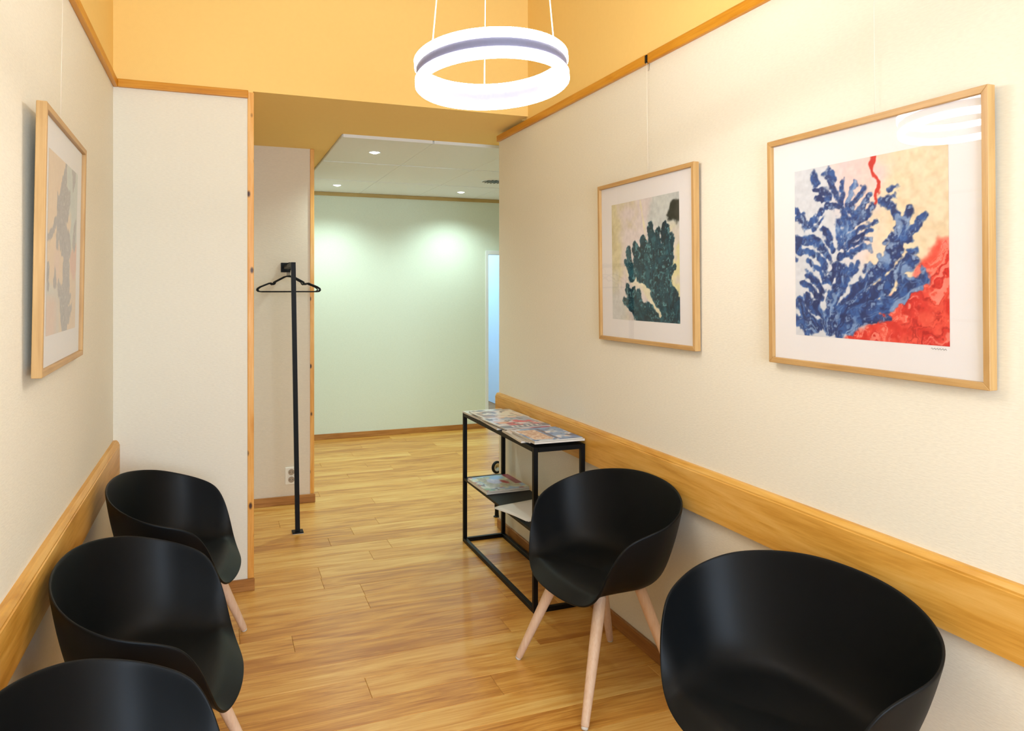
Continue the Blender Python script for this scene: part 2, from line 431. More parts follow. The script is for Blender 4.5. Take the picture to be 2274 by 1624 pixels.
# ------------------------------------------------------------------ painted pictures (flat prints, coloured point by point)
def fbm(rs, n, m, cells, oct=4, gain=0.5):
    out = np.zeros((n, m)); amp, tot = 1.0, 0.0
    for o in range(oct):
        c = cells * 2 ** o
        g = rs.rand(c + 2, c + 2)
        yy = np.linspace(0, c, n, endpoint=False); xx = np.linspace(0, c, m, endpoint=False)
        yi, xi = yy.astype(int), xx.astype(int); fy, fx = yy - yi, xx - xi
        fy = (fy * fy * (3 - 2 * fy))[:, None]; fx = (fx * fx * (3 - 2 * fx))[None, :]
        a = g[yi][:, xi]; b = g[yi][:, xi + 1]; c_ = g[yi + 1][:, xi]; d = g[yi + 1][:, xi + 1]
        out += amp * ((a * (1 - fx) + b * fx) * (1 - fy) + (c_ * (1 - fx) + d * fx) * fy)
        tot += amp; amp *= gain
    return out / tot

def sstep(a, b, x):
    t = np.clip((x - a) / (b - a), 0, 1); return t * t * (3 - 2 * t)

def vnoise(rs, x, y, oct=3):
    out = 0; amp = 1.0; tot = 0
    for o in range(oct):
        g = rs.rand(64, 64); xi, yi = np.floor(x).astype(int), np.floor(y).astype(int); fx, fy = x - xi, y - yi
        fx = fx * fx * (3 - 2 * fx); fy = fy * fy * (3 - 2 * fy)
        q = lambda a, b: g[(xi + a) % 64, (yi + b) % 64]
        out = out + amp * ((q(0, 0) * (1 - fx) + q(1, 0) * fx) * (1 - fy) + (q(0, 1) * (1 - fx) + q(1, 1) * fx) * fy)
        tot += amp; amp *= .55; x, y = x * 2.03, y * 2.03
    return out / tot

class Canvas:
    # u runs left to right, v bottom to top; colours sRGB 0-255
    def __init__(s, n, m, seed):
        s.n, s.m = n, m; s.rs = np.random.RandomState(seed)
        s.v, s.u = np.meshgrid(np.linspace(0, 1, n), np.linspace(0, 1, m), indexing='ij')
        s.img = np.zeros((n, m, 3)); s.asp = 1.0
        s.wu = (fbm(s.rs, n, m, 12) - .5); s.wv = (fbm(s.rs, n, m, 12) - .5)
        s.grain = fbm(s.rs, n, m, 40, 2) - .5
    def fill(s, c): s.img[:] = c
    def blend(s, mask, c, c2=None, noise=None):
        col = np.array(c, float)[None, None, :]
        if c2 is not None:
            nz = noise if noise is not None else fbm(s.rs, s.n, s.m, 22, 3)
            t = sstep(.34, .66, nz)[..., None]; col = col * (1 - t) + np.array(c2, float) * t
        s.img = s.img * (1 - mask[..., None]) + col * mask[..., None]
    def ell(s, cu, cv, ru, rv, ang=0, warp=.05):
        uu, vv = s.u + s.wu * warp, s.v + s.wv * warp
        a = math.radians(ang); du, dv = uu - cu, vv - cv
        x = du * math.cos(a) + dv * math.sin(a); y = -du * math.sin(a) + dv * math.cos(a)
        return (np.sqrt((x / ru) ** 2 + (y / rv) ** 2) - 1) * min(ru, rv)
    def leaf(s, pts, r0, r1, warp=.05):
        # tapered stroke through the points
        uu, vv = s.u + s.wu * warp, s.v + s.wv * warp; d = np.full((s.n, s.m), 9.0)
        k = len(pts) - 1
        for i in range(k):
            (a, b), (c, e) = pts[i], pts[i + 1]
            L2 = (c - a) ** 2 + (e - b) ** 2 + 1e-9
            t = np.clip(((uu - a) * (c - a) + (vv - b) * (e - b)) / L2, 0, 1)
            r = r0 + (r1 - r0) * (i + t) / k
            d = np.minimum(d, np.hypot(uu - a - t * (c - a), vv - b - t * (e - b)) - r)
        return d

def print_plane(name, cv, w, h, m, parent, loc=(0, 0, 0)):
    # printed sheet in the local YZ plane facing -X; u runs along -Y
    n, mm = cv.n, cv.m
    y = (0.5 - cv.u) * w; z = (cv.v - 0.5) * h
    co = np.stack([np.zeros_like(y), y, z], -1).reshape(-1, 3)
    return grid_mesh(name, co, n, mm, cv.img, m, parent, loc)

def grid_mesh(name, co, n, mm, img, m, parent, loc=(0, 0, 0)):
    idx = np.arange(n * mm).reshape(n, mm)
    q = np.stack([idx[:-1, :-1], idx[:-1, 1:], idx[1:, 1:], idx[1:, :-1]], -1).reshape(-1, 4)
    me = bpy.data.meshes.new(name)
    me.vertices.add(len(co)); me.vertices.foreach_set('co', co.astype(np.float32).ravel())
    me.loops.add(q.size); me.loops.foreach_set('vertex_index', q.astype(np.int32).ravel())
    me.polygons.add(len(q)); me.polygons.foreach_set('loop_start', np.arange(0, q.size, 4, dtype=np.int32))
    me.update(calc_edges=True); me.validate()
    c = np.clip(img, 0, 255) / 255.0
    c = np.where(c <= .04045, c / 12.92, ((c + .055) / 1.055) ** 2.4).reshape(-1, 3)
    a = me.color_attributes.new('ink', 'FLOAT_COLOR', 'POINT')
    a.data.foreach_set('color', np.concatenate([c, np.ones((len(c), 1))], 1).astype(np.float32).ravel())
    me.materials.append(m)
    o = bpy.data.objects.new(name, me); o.location = loc
    return link(o, parent)

def seaweed(cv, leaves, c_dark, c_mid, c_light, warp=.06, edge=.008, root=None, streak=.75):
    d = np.full((cv.n, cv.m), 9.0); crease = np.zeros((cv.n, cv.m))
    for lf in leaves:
        dd = cv.leaf(*lf, warp=warp) if isinstance(lf[0], list) else cv.ell(*lf, warp=warp)
        newer = dd < d
        band = np.exp(-((dd - .003) / .006) ** 2) * (d < -.004)
        crease = np.where(newer, np.maximum(crease * .6, band), np.maximum(crease, band * .8))
        d = np.minimum(d, dd)
    mask = 1 - sstep(-edge, edge, d + cv.grain * .03)
    n1 = fbm(cv.rs, cv.n, cv.m, 20, 4, .65)
    n2 = fbm(cv.rs, cv.n, cv.m, 60, 2)
    cv.blend(mask, c_mid, c_dark, n1 * .7 + n2 * .3)
    cv.blend(mask * sstep(.56, .70, n2 * .55 + n1 * .45) * .8, c_light)
    cv.blend(mask * sstep(.45, .95, crease) * .38, c_light)
    if root:                                     # brush strokes fanning out from the root of the plant
        dx, dy = cv.u - root[0] + cv.wu * .10, cv.v - root[1] + cv.wv * .10
        th, rr = np.arctan2(dy, dx), np.hypot(dx, dy)
        st = vnoise(cv.rs, th * 13 + 50 + fbm(cv.rs, cv.n, cv.m, 7, 3) * 3.0, rr * 9 + 3)
        cv.blend(mask * sstep(.56, .72, st) * streak, c_light)
        cv.blend(mask * (1 - sstep(.28, .42, st)) * .8, c_dark)
    return mask

NP_ = 250
def art_blue():
    cv = Canvas(NP_, NP_, 3)
    n = fbm(cv.rs, NP_, NP_, 5, 4)
    cv.fill((214, 216, 222))
    t = sstep(.38, .62, cv.u + (n - .5) * .5 + cv.v * .12 - .08)
    cv.blend(t, (232, 208, 172), (238, 218, 186))
    cv.blend((1 - sstep(.0, .22, np.abs(cv.u - .46 + (n - .5) * .2))) * sstep(.5, .95, cv.v), (240, 206, 202))
    cv.blend((1 - sstep(.0, .18, np.hypot(cv.u - .62, cv.v - .5))) * .7, (246, 226, 196))
    cv.blend((1 - sstep(.0, .14, np.hypot((cv.u - .5) * .7, cv.v - .5))) * .6, (246, 214, 206))
    # red sweep in the lower right
    b = .36 + .22 * (1 - cv.u) - .9 * (1 - cv.u) ** 1.25 + cv.wv * .10 + .17 * sstep(.7, 1, cv.u)
    red = 1 - sstep(-.02, .03, cv.v - b)
    red *= sstep(.36, .44, cv.u + cv.wu * .2)
    fl = fbm(cv.rs, NP_, NP_, 16, 4)
    cv.blend(red, (214, 46, 38), (236, 84, 66), fl)
    w_ = vnoise(cv.rs, (cv.u * .8 + cv.v * .6) * 7 + 9 + fl * 2, (cv.v * .8 - cv.u * .5) * 34 + 60 + fl * 9)
    cv.blend(red * sstep(.54, .70, w_) * .75, (248, 150, 132)); cv.blend(red * (1 - sstep(.26, .42, w_)) * .7, (176, 26, 26))
    # thin red crack from the top edge
    crack = cv.leaf([(.555, 1.0), (.575, .93), (.60, .86), (.595, .80), (.60, .76), (.575, .72)], .016, .005, warp=.07)
    cv.blend(1 - sstep(-.004, .006, crack), (206, 48, 36))
    L = []
    def stroke(*p, r0=.03, r1=.018): L.append([list(p), r0, r1])
    def px(x, y):
        u = (x - 172) / 753.0; tp = 465 - 115 * u; bt = 1275 + 50 * u
        return (u, 1 - (y - tp) / (bt - tp))
    def P(*xy, r0=.03, r1=.02):
        k = .80 if xy[0][1] < 1000 else .92
        L.append([[px(*q) for q in xy], r0 * k, r1 * k])
    # upper middle plume
    P((440, 840), (470, 740), (440, 640), (400, 560), (370, 490), r0=.03, r1=.03)
    P((300, 490), (310, 520), r0=.034, r1=.03); P((365, 475), (395, 500), r0=.036, r1=.03)
    P((300, 555), (370, 575), r0=.022, r1=.028); P((300, 600), (370, 590), r0=.016, r1=.02)
    P((430, 640), (450, 560), (440, 520), r0=.03, r1=.02); P((470, 640), (510, 530), r0=.032, r1=.026)
    P((490, 660), (555, 545), r0=.028, r1=.02); P((500, 700), (590, 590), r0=.03, r1=.022)
    P((490, 740), (600, 640), r0=.03, r1=.022); P((480, 790), (605, 710), r0=.03, r1=.016)
    P((450, 840), (595, 760), r0=.026, r1=.016); P((470, 850), (590, 805), r0=.022, r1=.018)
    P((440, 890), (585, 850), r0=.02, r1=.02); P((430, 760), (420, 700), r0=.034, r1=.02)
    P((440, 830), (430, 770), r0=.03, r1=.03)
    # left arching plume
    P((172, 650), (210, 680), (240, 720), r0=.024, r1=.024); P((172, 700), (240, 740), r0=.03, r1=.024)
    P((250, 730), (290, 680), (350, 640), (410, 650), r0=.022, r1=.024); P((270, 750), (330, 700), r0=.016, r1=.014)
    P((180, 800), (250, 800), (320, 830), (370, 900), r0=.036, r1=.03); P((180, 840), (220, 870), r0=.036, r1=.026)
    P((330, 750), (370, 790), (390, 850), r0=.026, r1=.03); P((240, 870), (310, 880), (350, 950), r0=.026, r1=.022)
    P((260, 920), (320, 960), (350, 1010), r0=.02, r1=.022); P((172, 900), (180, 905), r0=.016, r1=.014)
    # lower left clump
    P((250, 980), (300, 1010), (340, 1060), r0=.026, r1=.026); P((220, 1025), (280, 1050), (330, 1100), r0=.02, r1=.026)
    P((190, 1110), (230, 1160), (250, 1220), r0=.034, r1=.05); P((240, 1090), (290, 1140), r0=.034, r1=.05)
    P((185, 1200), (260, 1240), (310, 1220), r0=.04, r1=.04); P((300, 1110), (330, 1180), r0=.03, r1=.034)
    # centre fan
    P((350, 1240), (380, 1120), (420, 1000), (430, 930), r0=.036, r1=.024); P((390, 1100), (470, 990), (515, 925), r0=.036, r1=.02)
    P((370, 1000), (410, 930), r0=.03, r1=.02); P((430, 1000), (480, 930), r0=.028, r1=.022)
    # right hand branches
    P((370, 1240), (480, 1100), (600, 970), (700, 870), (740, 780), r0=.05, r1=.042)
    P((390, 1220), (560, 1100), (700, 980), (770, 900), r0=.056, r1=.04); P((420, 1250), (600, 1150), (740, 1050), (815, 990), r0=.05, r1=.034)
    P((440, 1250), (560, 1210), (660, 1190), r0=.036, r1=.022); P((560, 1160), (700, 1110), (780, 1040), r0=.044, r1=.03)
    P((810, 990), (820, 950), (800, 940), r0=.022, r1=.014); P((720, 1020), (800, 1030), r0=.03, r1=.022)
    P((720, 800), (720, 720), (690, 660), (650, 620), r0=.05, r1=.028); P((650, 640), (665, 600), (690, 590), r0=.026, r1=.02)
    P((680, 560), (700, 545), r0=.02, r1=.018); P((740, 760), (760, 680), (765, 660), r0=.036, r1=.024)
    P((750, 800), (800, 740), (825, 705), r0=.034, r1=.022); P((690, 790), (660, 820), r0=.028, r1=.022)
    P((770, 860), (800, 850), r0=.03, r1=.016); P((640, 920), (625, 880), r0=.03, r1=.024); P((560, 950), (580, 930), r0=.03, r1=.02)
    seaweed(cv, L, (26, 44, 98), (50, 92, 160), (150, 176, 212), warp=.06, root=(.22, -.06))
    cv.img += cv.grain[..., None] * 20
    return cv

def art_teal():
    cv = Canvas(NP_, NP_, 11)
    n = fbm(cv.rs, NP_, NP_, 5, 4); n2 = fbm(cv.rs, NP_, NP_, 9, 4)
    cv.fill((226, 214, 212))
    cv.blend(1 - sstep(.12, .34, cv.u + (n - .5) * .5), (206, 194, 150), (222, 212, 172), n2)
    cv.blend((1 - sstep(.1, .3, np.hypot(cv.u - .05, (cv.v - .1) * .8) + (n - .5) * .2)), (214, 214, 212))
    cv.blend(sstep(.46, .6, cv.u + (n - .5) * .3) * sstep(.62, .78, cv.v + (n2 - .5) * .2), (208, 212, 208), (196, 200, 198), n2)
    cv.blend(sstep(.80, .9, cv.u + (n - .5) * .2) * (1 - sstep(.66, .82, cv.v)), (228, 220, 170), (224, 214, 200), n2)
    cv.blend(1 - sstep(.0, .025, np.abs(cv.u - .46 - .25 * (1 - cv.v)) + (n2 - .5) * .05), (234, 226, 190))
    cv.blend((1 - sstep(.0, .12, np.abs(cv.v - .34 + .45 * (cv.u - .4)) + (n2 - .5) * .08)) * sstep(.2, .3, cv.u), (240, 232, 206))
    blot = cv.ell(.97, .84, .09, .10, 0, .12)
    cv.blend(1 - sstep(-.02, .015, blot), (34, 40, 36), (60, 62, 56), n2)
    L = []
    def px(x, y):
        u = (x - 195) / 525.0; tp = 415 - 110 * u; bt = 1305 + 30 * u
        return (u, 1 - (y - tp) / (bt - tp))
    def P(*xy, r0=.03, r1=.02): L.append([[px(*q) for q in xy], r0, r1])
    P((640, 1250), (600, 1080), (560, 900), (540, 760), r0=.16, r1=.10)
    P((530, 740), (515, 590), r0=.07, r1=.05); P((570, 740), (572, 610), r0=.055, r1=.03)
    P((620, 760), (625, 590), r0=.055, r1=.05); P((640, 840), (660, 680), r0=.075, r1=.05)
    P((470, 780), (455, 680), r0=.07, r1=.04); P((420, 830), (395, 730), r0=.06, r1=.04)
    P((370, 960), (345, 850), (338, 770), r0=.06, r1=.035); P((350, 920), (325, 860), r0=.05, r1=.03)
    P((460, 920), (430, 850), r0=.12, r1=.10); P((600, 920), (590, 820), r0=.12, r1=.09)
    P((630, 960), (690, 890), r0=.05, r1=.022); P((620, 1040), (650, 990), r0=.06, r1=.03)
    P((660, 1130), (700, 1250), (690, 1330), r0=.09, r1=.08); P((540, 1120), (620, 1180), r0=.06, r1=.09)
    P((480, 980), (560, 1040), r0=.08, r1=.09)
    P((390, 1240), (350, 1120), (325, 1060), r0=.06, r1=.038); P((400, 1180), (385, 1080), r0=.045, r1=.028)
    P((430, 1200), (425, 1100), r0=.045, r1=.028); P((360, 1200), (300, 1160), r0=.05, r1=.028)
    P((420, 1240), (520, 1260), (600, 1310), (700, 1320), r0=.10, r1=.05)
    seaweed(cv, L, (3, 36, 52), (6, 66, 86), (104, 160, 168), warp=.05, root=(.85, -.1), streak=.3)
    cut = cv.leaf([px(470, 1070), px(520, 1150), px(590, 1270)], .03, .012, .07)
    cv.blend(1 - sstep(-.006, .006, cut), (232, 224, 196))
    cv.img += cv.grain[..., None] * 20
    return cv

def art_muted():
    cv = Canvas(NP_, NP_, 23)
    n = fbm(cv.rs, NP_, NP_, 4, 4); n2 = fbm(cv.rs, NP_, NP_, 7, 4)
    cv.fill((232, 200, 162))
    cv.blend(sstep(.45, .6, cv.u + (n - .5) * .3) * sstep(.42, .55, cv.v + (n2 - .5) * .1), (200, 206, 196), (190, 200, 194), n2)
    cv.blend((1 - sstep(.3, .5, cv.u)) * (1 - sstep(.24, .34, cv.v + (n - .5) * .1)), (206, 206, 196))
    cv.blend((1 - sstep(.2, .46, cv.u + (n - .5) * .2)) * (1 - sstep(.16, .26, cv.v)), (226, 192, 172))
    cv.blend((1 - sstep(.0, .17, np.hypot(cv.u - .3, (cv.v - .40) * .8))), (232, 196, 172))
    cv.blend(1 - sstep(-.02, .02, cv.ell(.90, .44, .12, .12, 0, .12)), (226, 168, 142))
    cv.blend(1 - sstep(-.02, .02, cv.ell(.64, .61, .14, .06, 30, .12)), (236, 206, 170))
    L = []
    def px(x, y):
        u = (x - 245) / 190.0; tp = 340 + 140 * u; bt = 1350 - 45 * u
        return (u, 1 - (y - tp) / (bt - tp))
    def P(*xy, r0=.03, r1=.02): L.append([[px(*q) for q in xy], r0, r1])
    P((350, 440), (345, 500), (330, 600), (320, 680), r0=.03, r1=.13)
    P((355, 640), (375, 600), r0=.12, r1=.04); P((310, 660), (300, 600), r0=.09, r1=.03)
    P((310, 720), (330, 800), (360, 880), (360, 970), r0=.09, r1=.12); P((380, 870), (370, 800), r0=.06, r1=.03)
    P((365, 1000), (370, 1080), r0=.12, r1=.10); P((360, 1100), (345, 1180), (355, 1300), r0=.12, r1=.10)
    P((330, 1130), (315, 1080), r0=.05, r1=.04); P((380, 1240), (405, 1200), r0=.06, r1=.02); P((375, 1160), (395, 1130), r0=.05, r1=.02)
    P((245, 830), (270, 790), (295, 720), r0=.02, r1=.035); P((250, 1000), (252, 1070), r0=.06, r1=.03)
    P((290, 1000), (290, 1050), r0=.02, r1=.05); P((405, 490), (400, 540), r0=.08, r1=.03); P((295, 860), (300, 840), r0=.03, r1=.05)
    P((425, 740), (415, 830), r0=.02, r1=.07)
    seaweed(cv, L, (132, 124, 128), (158, 150, 152), (190, 184, 180), warp=.05)
    cv.img += cv.grain[..., None] * 10
    return cv

def picture(cv, w, h, aw, ah, loc, rot, label, fw=0.017, art_dz=0.0, wire=None):
    # local frame: faces -X, width along Y, height along Z, back on the plane x = 0
    t = empty('framed_picture', loc, rot); tag(t, label, 'picture', 'framed prints on the walls')
    D = 0.024
    def bar(y0, y1, z0, z1, mitre):
        # mitred moulding, 'h' for top/bottom and 'v' for the sides
        s = fw
        if mitre == 'top': v = [(y0, z1), (y1, z1), (y1 - s, z0), (y0 + s, z0)]
        elif mitre == 'bot': v = [(y0, z0), (y1, z0), (y1 - s, z1), (y0 + s, z1)]
        elif mitre == 'a': v = [(y0, z0), (y0, z1), (y1, z1 - s), (y1, z0 + s)]
        else: v = [(y1, z0), (y1, z1), (y0, z1 - s), (y0, z0 + s)]
        bm = bmesh.new()
        A = [bm.verts.new((-D, y, z)) for y, z in v]; B = [bm.verts.new((0, y, z)) for y, z in v]
        bm.faces.new(A); bm.faces.new(list(reversed(B)))
        for k in range(4): bm.faces.new((A[k], B[k], B[(k + 1) % 4], A[(k + 1) % 4]))
        bmesh.ops.bevel(bm, geom=list(bm.edges), offset=0.0012, segments=1, affect='EDGES')
        return bobj('frame_bar', bm, M['frame'] if mitre in ('top', 'bot') else M['frame_z'], t)
    bar(-w / 2, w / 2, h / 2 - fw, h / 2, 'top'); bar(-w / 2, w / 2, -h / 2, -h / 2 + fw, 'bot')
    bar(-w / 2, -w / 2 + fw, -h / 2, h / 2, 'a'); bar(w / 2 - fw, w / 2, -h / 2, h / 2, 'b')
    e = fw - .003
    box('mat_board', -0.012, -0.003, -w / 2 + e, w / 2 - e, -h / 2 + e, h / 2 - e, M['mat'], t)
    print_plane('art_print', cv, aw, ah, M['print'], t, (-0.0126, 0, art_dz))
    box('glass_pane', -0.0175, -0.0155, -w / 2 + e, w / 2 - e, -h / 2 + e, h / 2 - e, M['glass'], t)
    if wire:
        tube('hanging_wire', [(0.001, wire[0], h / 2 - .03), (0.001 + wire[2], wire[0], wire[1])], 0.0009, M['cable'], t, 6)
    return t
M['frame_z'] = wood('frame_oak_upright', (178, 134, 78), (198, 156, 98), (210, 170, 114), 'Z', 0.42)
tl = 0.012
p3 = picture(art_blue(), 0.728, 0.692, 0.512, 0.492, (1.640, 1.541, 1.616), (0, -tl, 0),
        'large oak framed print of blue seaweed with red corner, nearest on the right wall', art_dz=-.008, wire=(-.03, 0.835, .0))
p2 = picture(art_teal(), 0.742, 0.693, 0.520, 0.502, (1.640, 2.667, 1.619), (0, -tl, 0),
        'oak framed print of dark teal seaweed on a pale ground', wire=(-.02, 0.83, .0))
p1 = picture(art_muted(), 0.735, 0.700, 0.515, 0.502, (-0.438, 2.555, 1.625), (0, -0.016, PI - math.radians(-1.3)),
        'oak framed print in muted grey and peach on the left wall', wire=(0.0, 0.83, .0))
# pencil signature under the blue print
bm = bmesh.new()
pts = [(-0.0124, -0.205 - 0.0025 * k, -0.262 + 0.0022 * math.sin(k * 2.1) * (1 if k % 3 else .4)) for k in range(18)]
add_tube(bm, pts, 0.0005, 4); bobj('signature', bm, plain('pencil', (120, 118, 122), .8), p3)
# rail hook
hk = empty('picture_hook', (1.632, 2.6515, 2.43)); tag(hk, 'small dark metal picture hook in the rail joint above the teal print', 'hook')
box('clip', -.004, .004, -.009, .006, -.006, .026, M['black_metal'], hk, bev=.001)
bm = bmesh.new(); add_tube(bm, [(0.014, 0, -.006), (0.013, 0, -.03), (0.010, 0, -.036)], .0016, 6); bobj('pin', bm, M['steel'], hk)

# ------------------------------------------------------------------ shell chairs
def catmull(P, n):
    P = [Vector(p) for p in P]; out = []
    k = len(P)
    for i in range(k):
        p0, p1, p2, p3_ = P[(i - 1) % k], P[i], P[(i + 1) % k], P[(i + 2) % k]
        for j in range(n):
            t = j / n
            out.append(0.5 * ((2 * p1) + (p2 - p0) * t + (2 * p0 - 5 * p1 + 4 * p2 - p3_) * t * t + (3 * p1 - p0 - 3 * p2 + p3_) * t ** 3))
    return out

RIM = [(0, -.254, .759), (.125, -.243, .755), (.240, -.206, .739), (.331, -.139, .715), (.370, -.050, .683), (.360, .032, .658),
       (.340, .099, .624), (.316, .138, .556), (.294, .158, .484), (.266, .172, .426), (.220, .188, .390), (.154, .205, .376), (.080, .218, .374), (0, .222, .374)]
BAS = [(0, -.178, .440), (.095, -.174, .440), (.185, -.148, .438), (.252, -.090, .434), (.278, -.020, .430), (.272, .040, .427),
       (.262, .082, .424), (.250, .105, .422), (.238, .122, .421), (.218, .136, .420), (.188, .148, .420), (.140, .156, .420), (.075, .160, .420), (0, .161, .420)]
def mirror(P): return P + [(-x, y, z) for x, y, z in reversed(P[1:-1])]
def shell_mesh():
    rim = catmull(mirror(RIM), 2); bas = catmull(mirror(BAS), 2); n = len(rim)
    C = Vector((0, -0.01, .408)); rings = []
    for f, g in ((0, 0), (.05, 0), (.35, 0), (.66, 0), (.88, 0), (1, .10), (1, .34), (1, .66), (1, .88)):
        row = []
        for a, b in zip(rim, bas):
            p = a.lerp(b, f)
            bow = math.sin(PI * f) * 0.012 * min(1.0, max(0.0, a.z - .41) / .2)          # walls belly outwards a little
            d = Vector((p.x, p.y, 0)); d = d.normalized() if d.length > 1e-6 else d
            p = p + d * bow
            row.append(p.lerp(C, g))
        rings.append(row)
    bm = bmesh.new()
    R = [[bm.verts.new(p) for p in row] for row in rings]
    for a, b in zip(R, R[1:]):
        for k in range(n): bm.faces.new((a[k], a[(k + 1) % n], b[(k + 1) % n], b[k]))
    c = bm.verts.new(C)
    for k in range(n): bm.faces.new((R[-1][k], R[-1][(k + 1) % n], c))
    return bm

def make_chair():
    t = empty('armchair', (0, 0, 0))
    sh = bobj('seat_shell', shell_mesh(), M['black_plastic'], t, smooth=True)
    so = sh.modifiers.new('thickness', 'SOLIDIFY'); so.thickness = 0.008; so.offset = -1
    sb = sh.modifiers.new('smooth', 'SUBSURF'); sb.levels = 2; sb.render_levels = 2
    bm = bmesh.new(); add_box(bm, -.13, .13, -.11, .11, .374, .400, .006, 2)
    bobj('under_frame', bm, M['black_metal'], t)
    for sx in (-1, 1):
        for (tx, ty, fx, fy) in ((.150, .085, .270, .222), (.145, -.085, .248, -.202)):
            a = Vector((sx * tx, ty, .392)); b = Vector((sx * fx, fy, .0))
            pts = [a.lerp(b, k) for k in (0, .02, .25, .5, .75, .965, .975)]
            lg = tube('leg', pts, [.019, .0215, .0215, .0195, .0170, .0145, .013], M['leg'], t, 14)
            bm = bmesh.new(); add_tube(bm, [a.lerp(b, k) for k in (.97, .985, .996, 1.0)], [.0125, .0125, .011, .006], 14)
            gl = bobj('glide', bm, M['glide'], lg, smooth=True)
    return t

def copy_tree(o, parent=None):
    c = o.copy(); COL.objects.link(c); c.parent = parent
    for ch in o.children: copy_tree(ch, c)
    return c
chair_spots = [
    (1.368, 2.560, math.radians(92.9), 'black shell armchair with oak legs standing in front of the magazine console'),
    (1.324, 1.501, math.radians(96.0), 'black shell armchair in the near right corner under the blue seaweed print'),
    (-0.137, 3.245, math.radians(-95.9), 'black shell armchair in the far left corner, farthest of the left row'),
    (-0.154, 2.329, math.radians(-94.1), 'black shell armchair in the middle of the left row'),
    (-0.150, 1.485, math.radians(-91.0), 'black shell armchair in the near left corner, cut off by the picture edge'),
]
chair0 = make_chair()
for i, (x, y, rz, lab) in enumerate(chair_spots):
    c = chair0 if i == 0 else copy_tree(chair0)
    c.location = (x, y, 0); c.rotation_euler = (0, 0, rz)
    tag(c, lab, 'chair', 'black shell armchairs along the walls')

# ------------------------------------------------------------------ console with magazines
CX0, CX1, CY0, CY1, CZ = 1.357, 1.622, 3.178, 4.256, 0.766
con = empty('console_table', ((CX0 + CX1) / 2, (CY0 + CY1) / 2, 0)); tag(con, 'slim black metal console with open frame and one shelf', 'console')
hx, hy, b_ = (CX1 - CX0) / 2, (CY1 - CY0) / 2, 0.022
for sx in (-1, 1):
    for sy in (-1, 1):
        x0, y0 = (sx * hx - (b_ if sx > 0 else 0)), (sy * hy - (b_ if sy > 0 else 0))
        box('leg', x0, x0 + b_, y0, y0 + b_, 0, CZ, M['black_metal'], con, bev=.0015)
for nm, z in (('top_rail', CZ - b_), ('bottom_rail', 0.0)):
    for sx in (-1, 1):
        x0 = sx * hx - (b_ if sx > 0 else 0)
        box(nm, x0, x0 + b_, -hy + b_, hy - b_, z, z + b_, M['black_metal'], con, bev=.0015)
    for sy in (-1, 1):
        y0 = sy * hy - (b_ if sy > 0 else 0)
        box(nm, -hx + b_, hx - b_, y0, y0 + b_, z, z + b_, M['black_metal'], con, bev=.0015)
box('top_panel', -hx + b_, hx - b_, -hy + b_, hy - b_, CZ - .012, CZ - .002, M['black_metal'], con)
box('shelf', -hx + .002, hx - .002, -hy + .002, hy - .002, .366, .380, M['black_metal'], con, bev=.0015)

def cover_canvas(seed, kind):
    cv = Canvas(48, 64, seed); rs = cv.rs
    n = fbm(rs, 48, 64, 3, 3)
    pal = {'blue': [(196, 206, 226), (92, 140, 196), (60, 104, 168), (228, 220, 226)],
           'red': [(214, 206, 214), (206, 44, 66), (226, 150, 110), (148, 164, 188)],
           'dark': [(40, 44, 66), (210, 206, 206), (150, 130, 110), (230, 226, 214)],
           'cream': [(232, 220, 196), (170, 120, 90), (236, 214, 190), (120, 90, 74)],
           'pink': [(226, 190, 196), (190, 60, 90), (240, 226, 222), (120, 40, 50)],
           'green': [(112, 150, 88), (222, 222, 196), (150, 186, 226), (186, 66, 60)],
           'grey': [(206, 208, 206), (150, 150, 150), (228, 226, 220), (90, 90, 92)]}[kind]
    cv.fill(pal[0])
    cv.blend(sstep(.45, .6, n), pal[1])
    cv.blend(sstep(.5, .62, fbm(rs, 48, 64, 4, 3)), pal[2])
    cv.blend(sstep(.6, .7, fbm(rs, 48, 64, 5, 3)), pal[3])
    cv.blend(sstep(.64, .74, fbm(rs, 48, 64, 11, 2)) * .75, (46, 42, 52))
    return cv

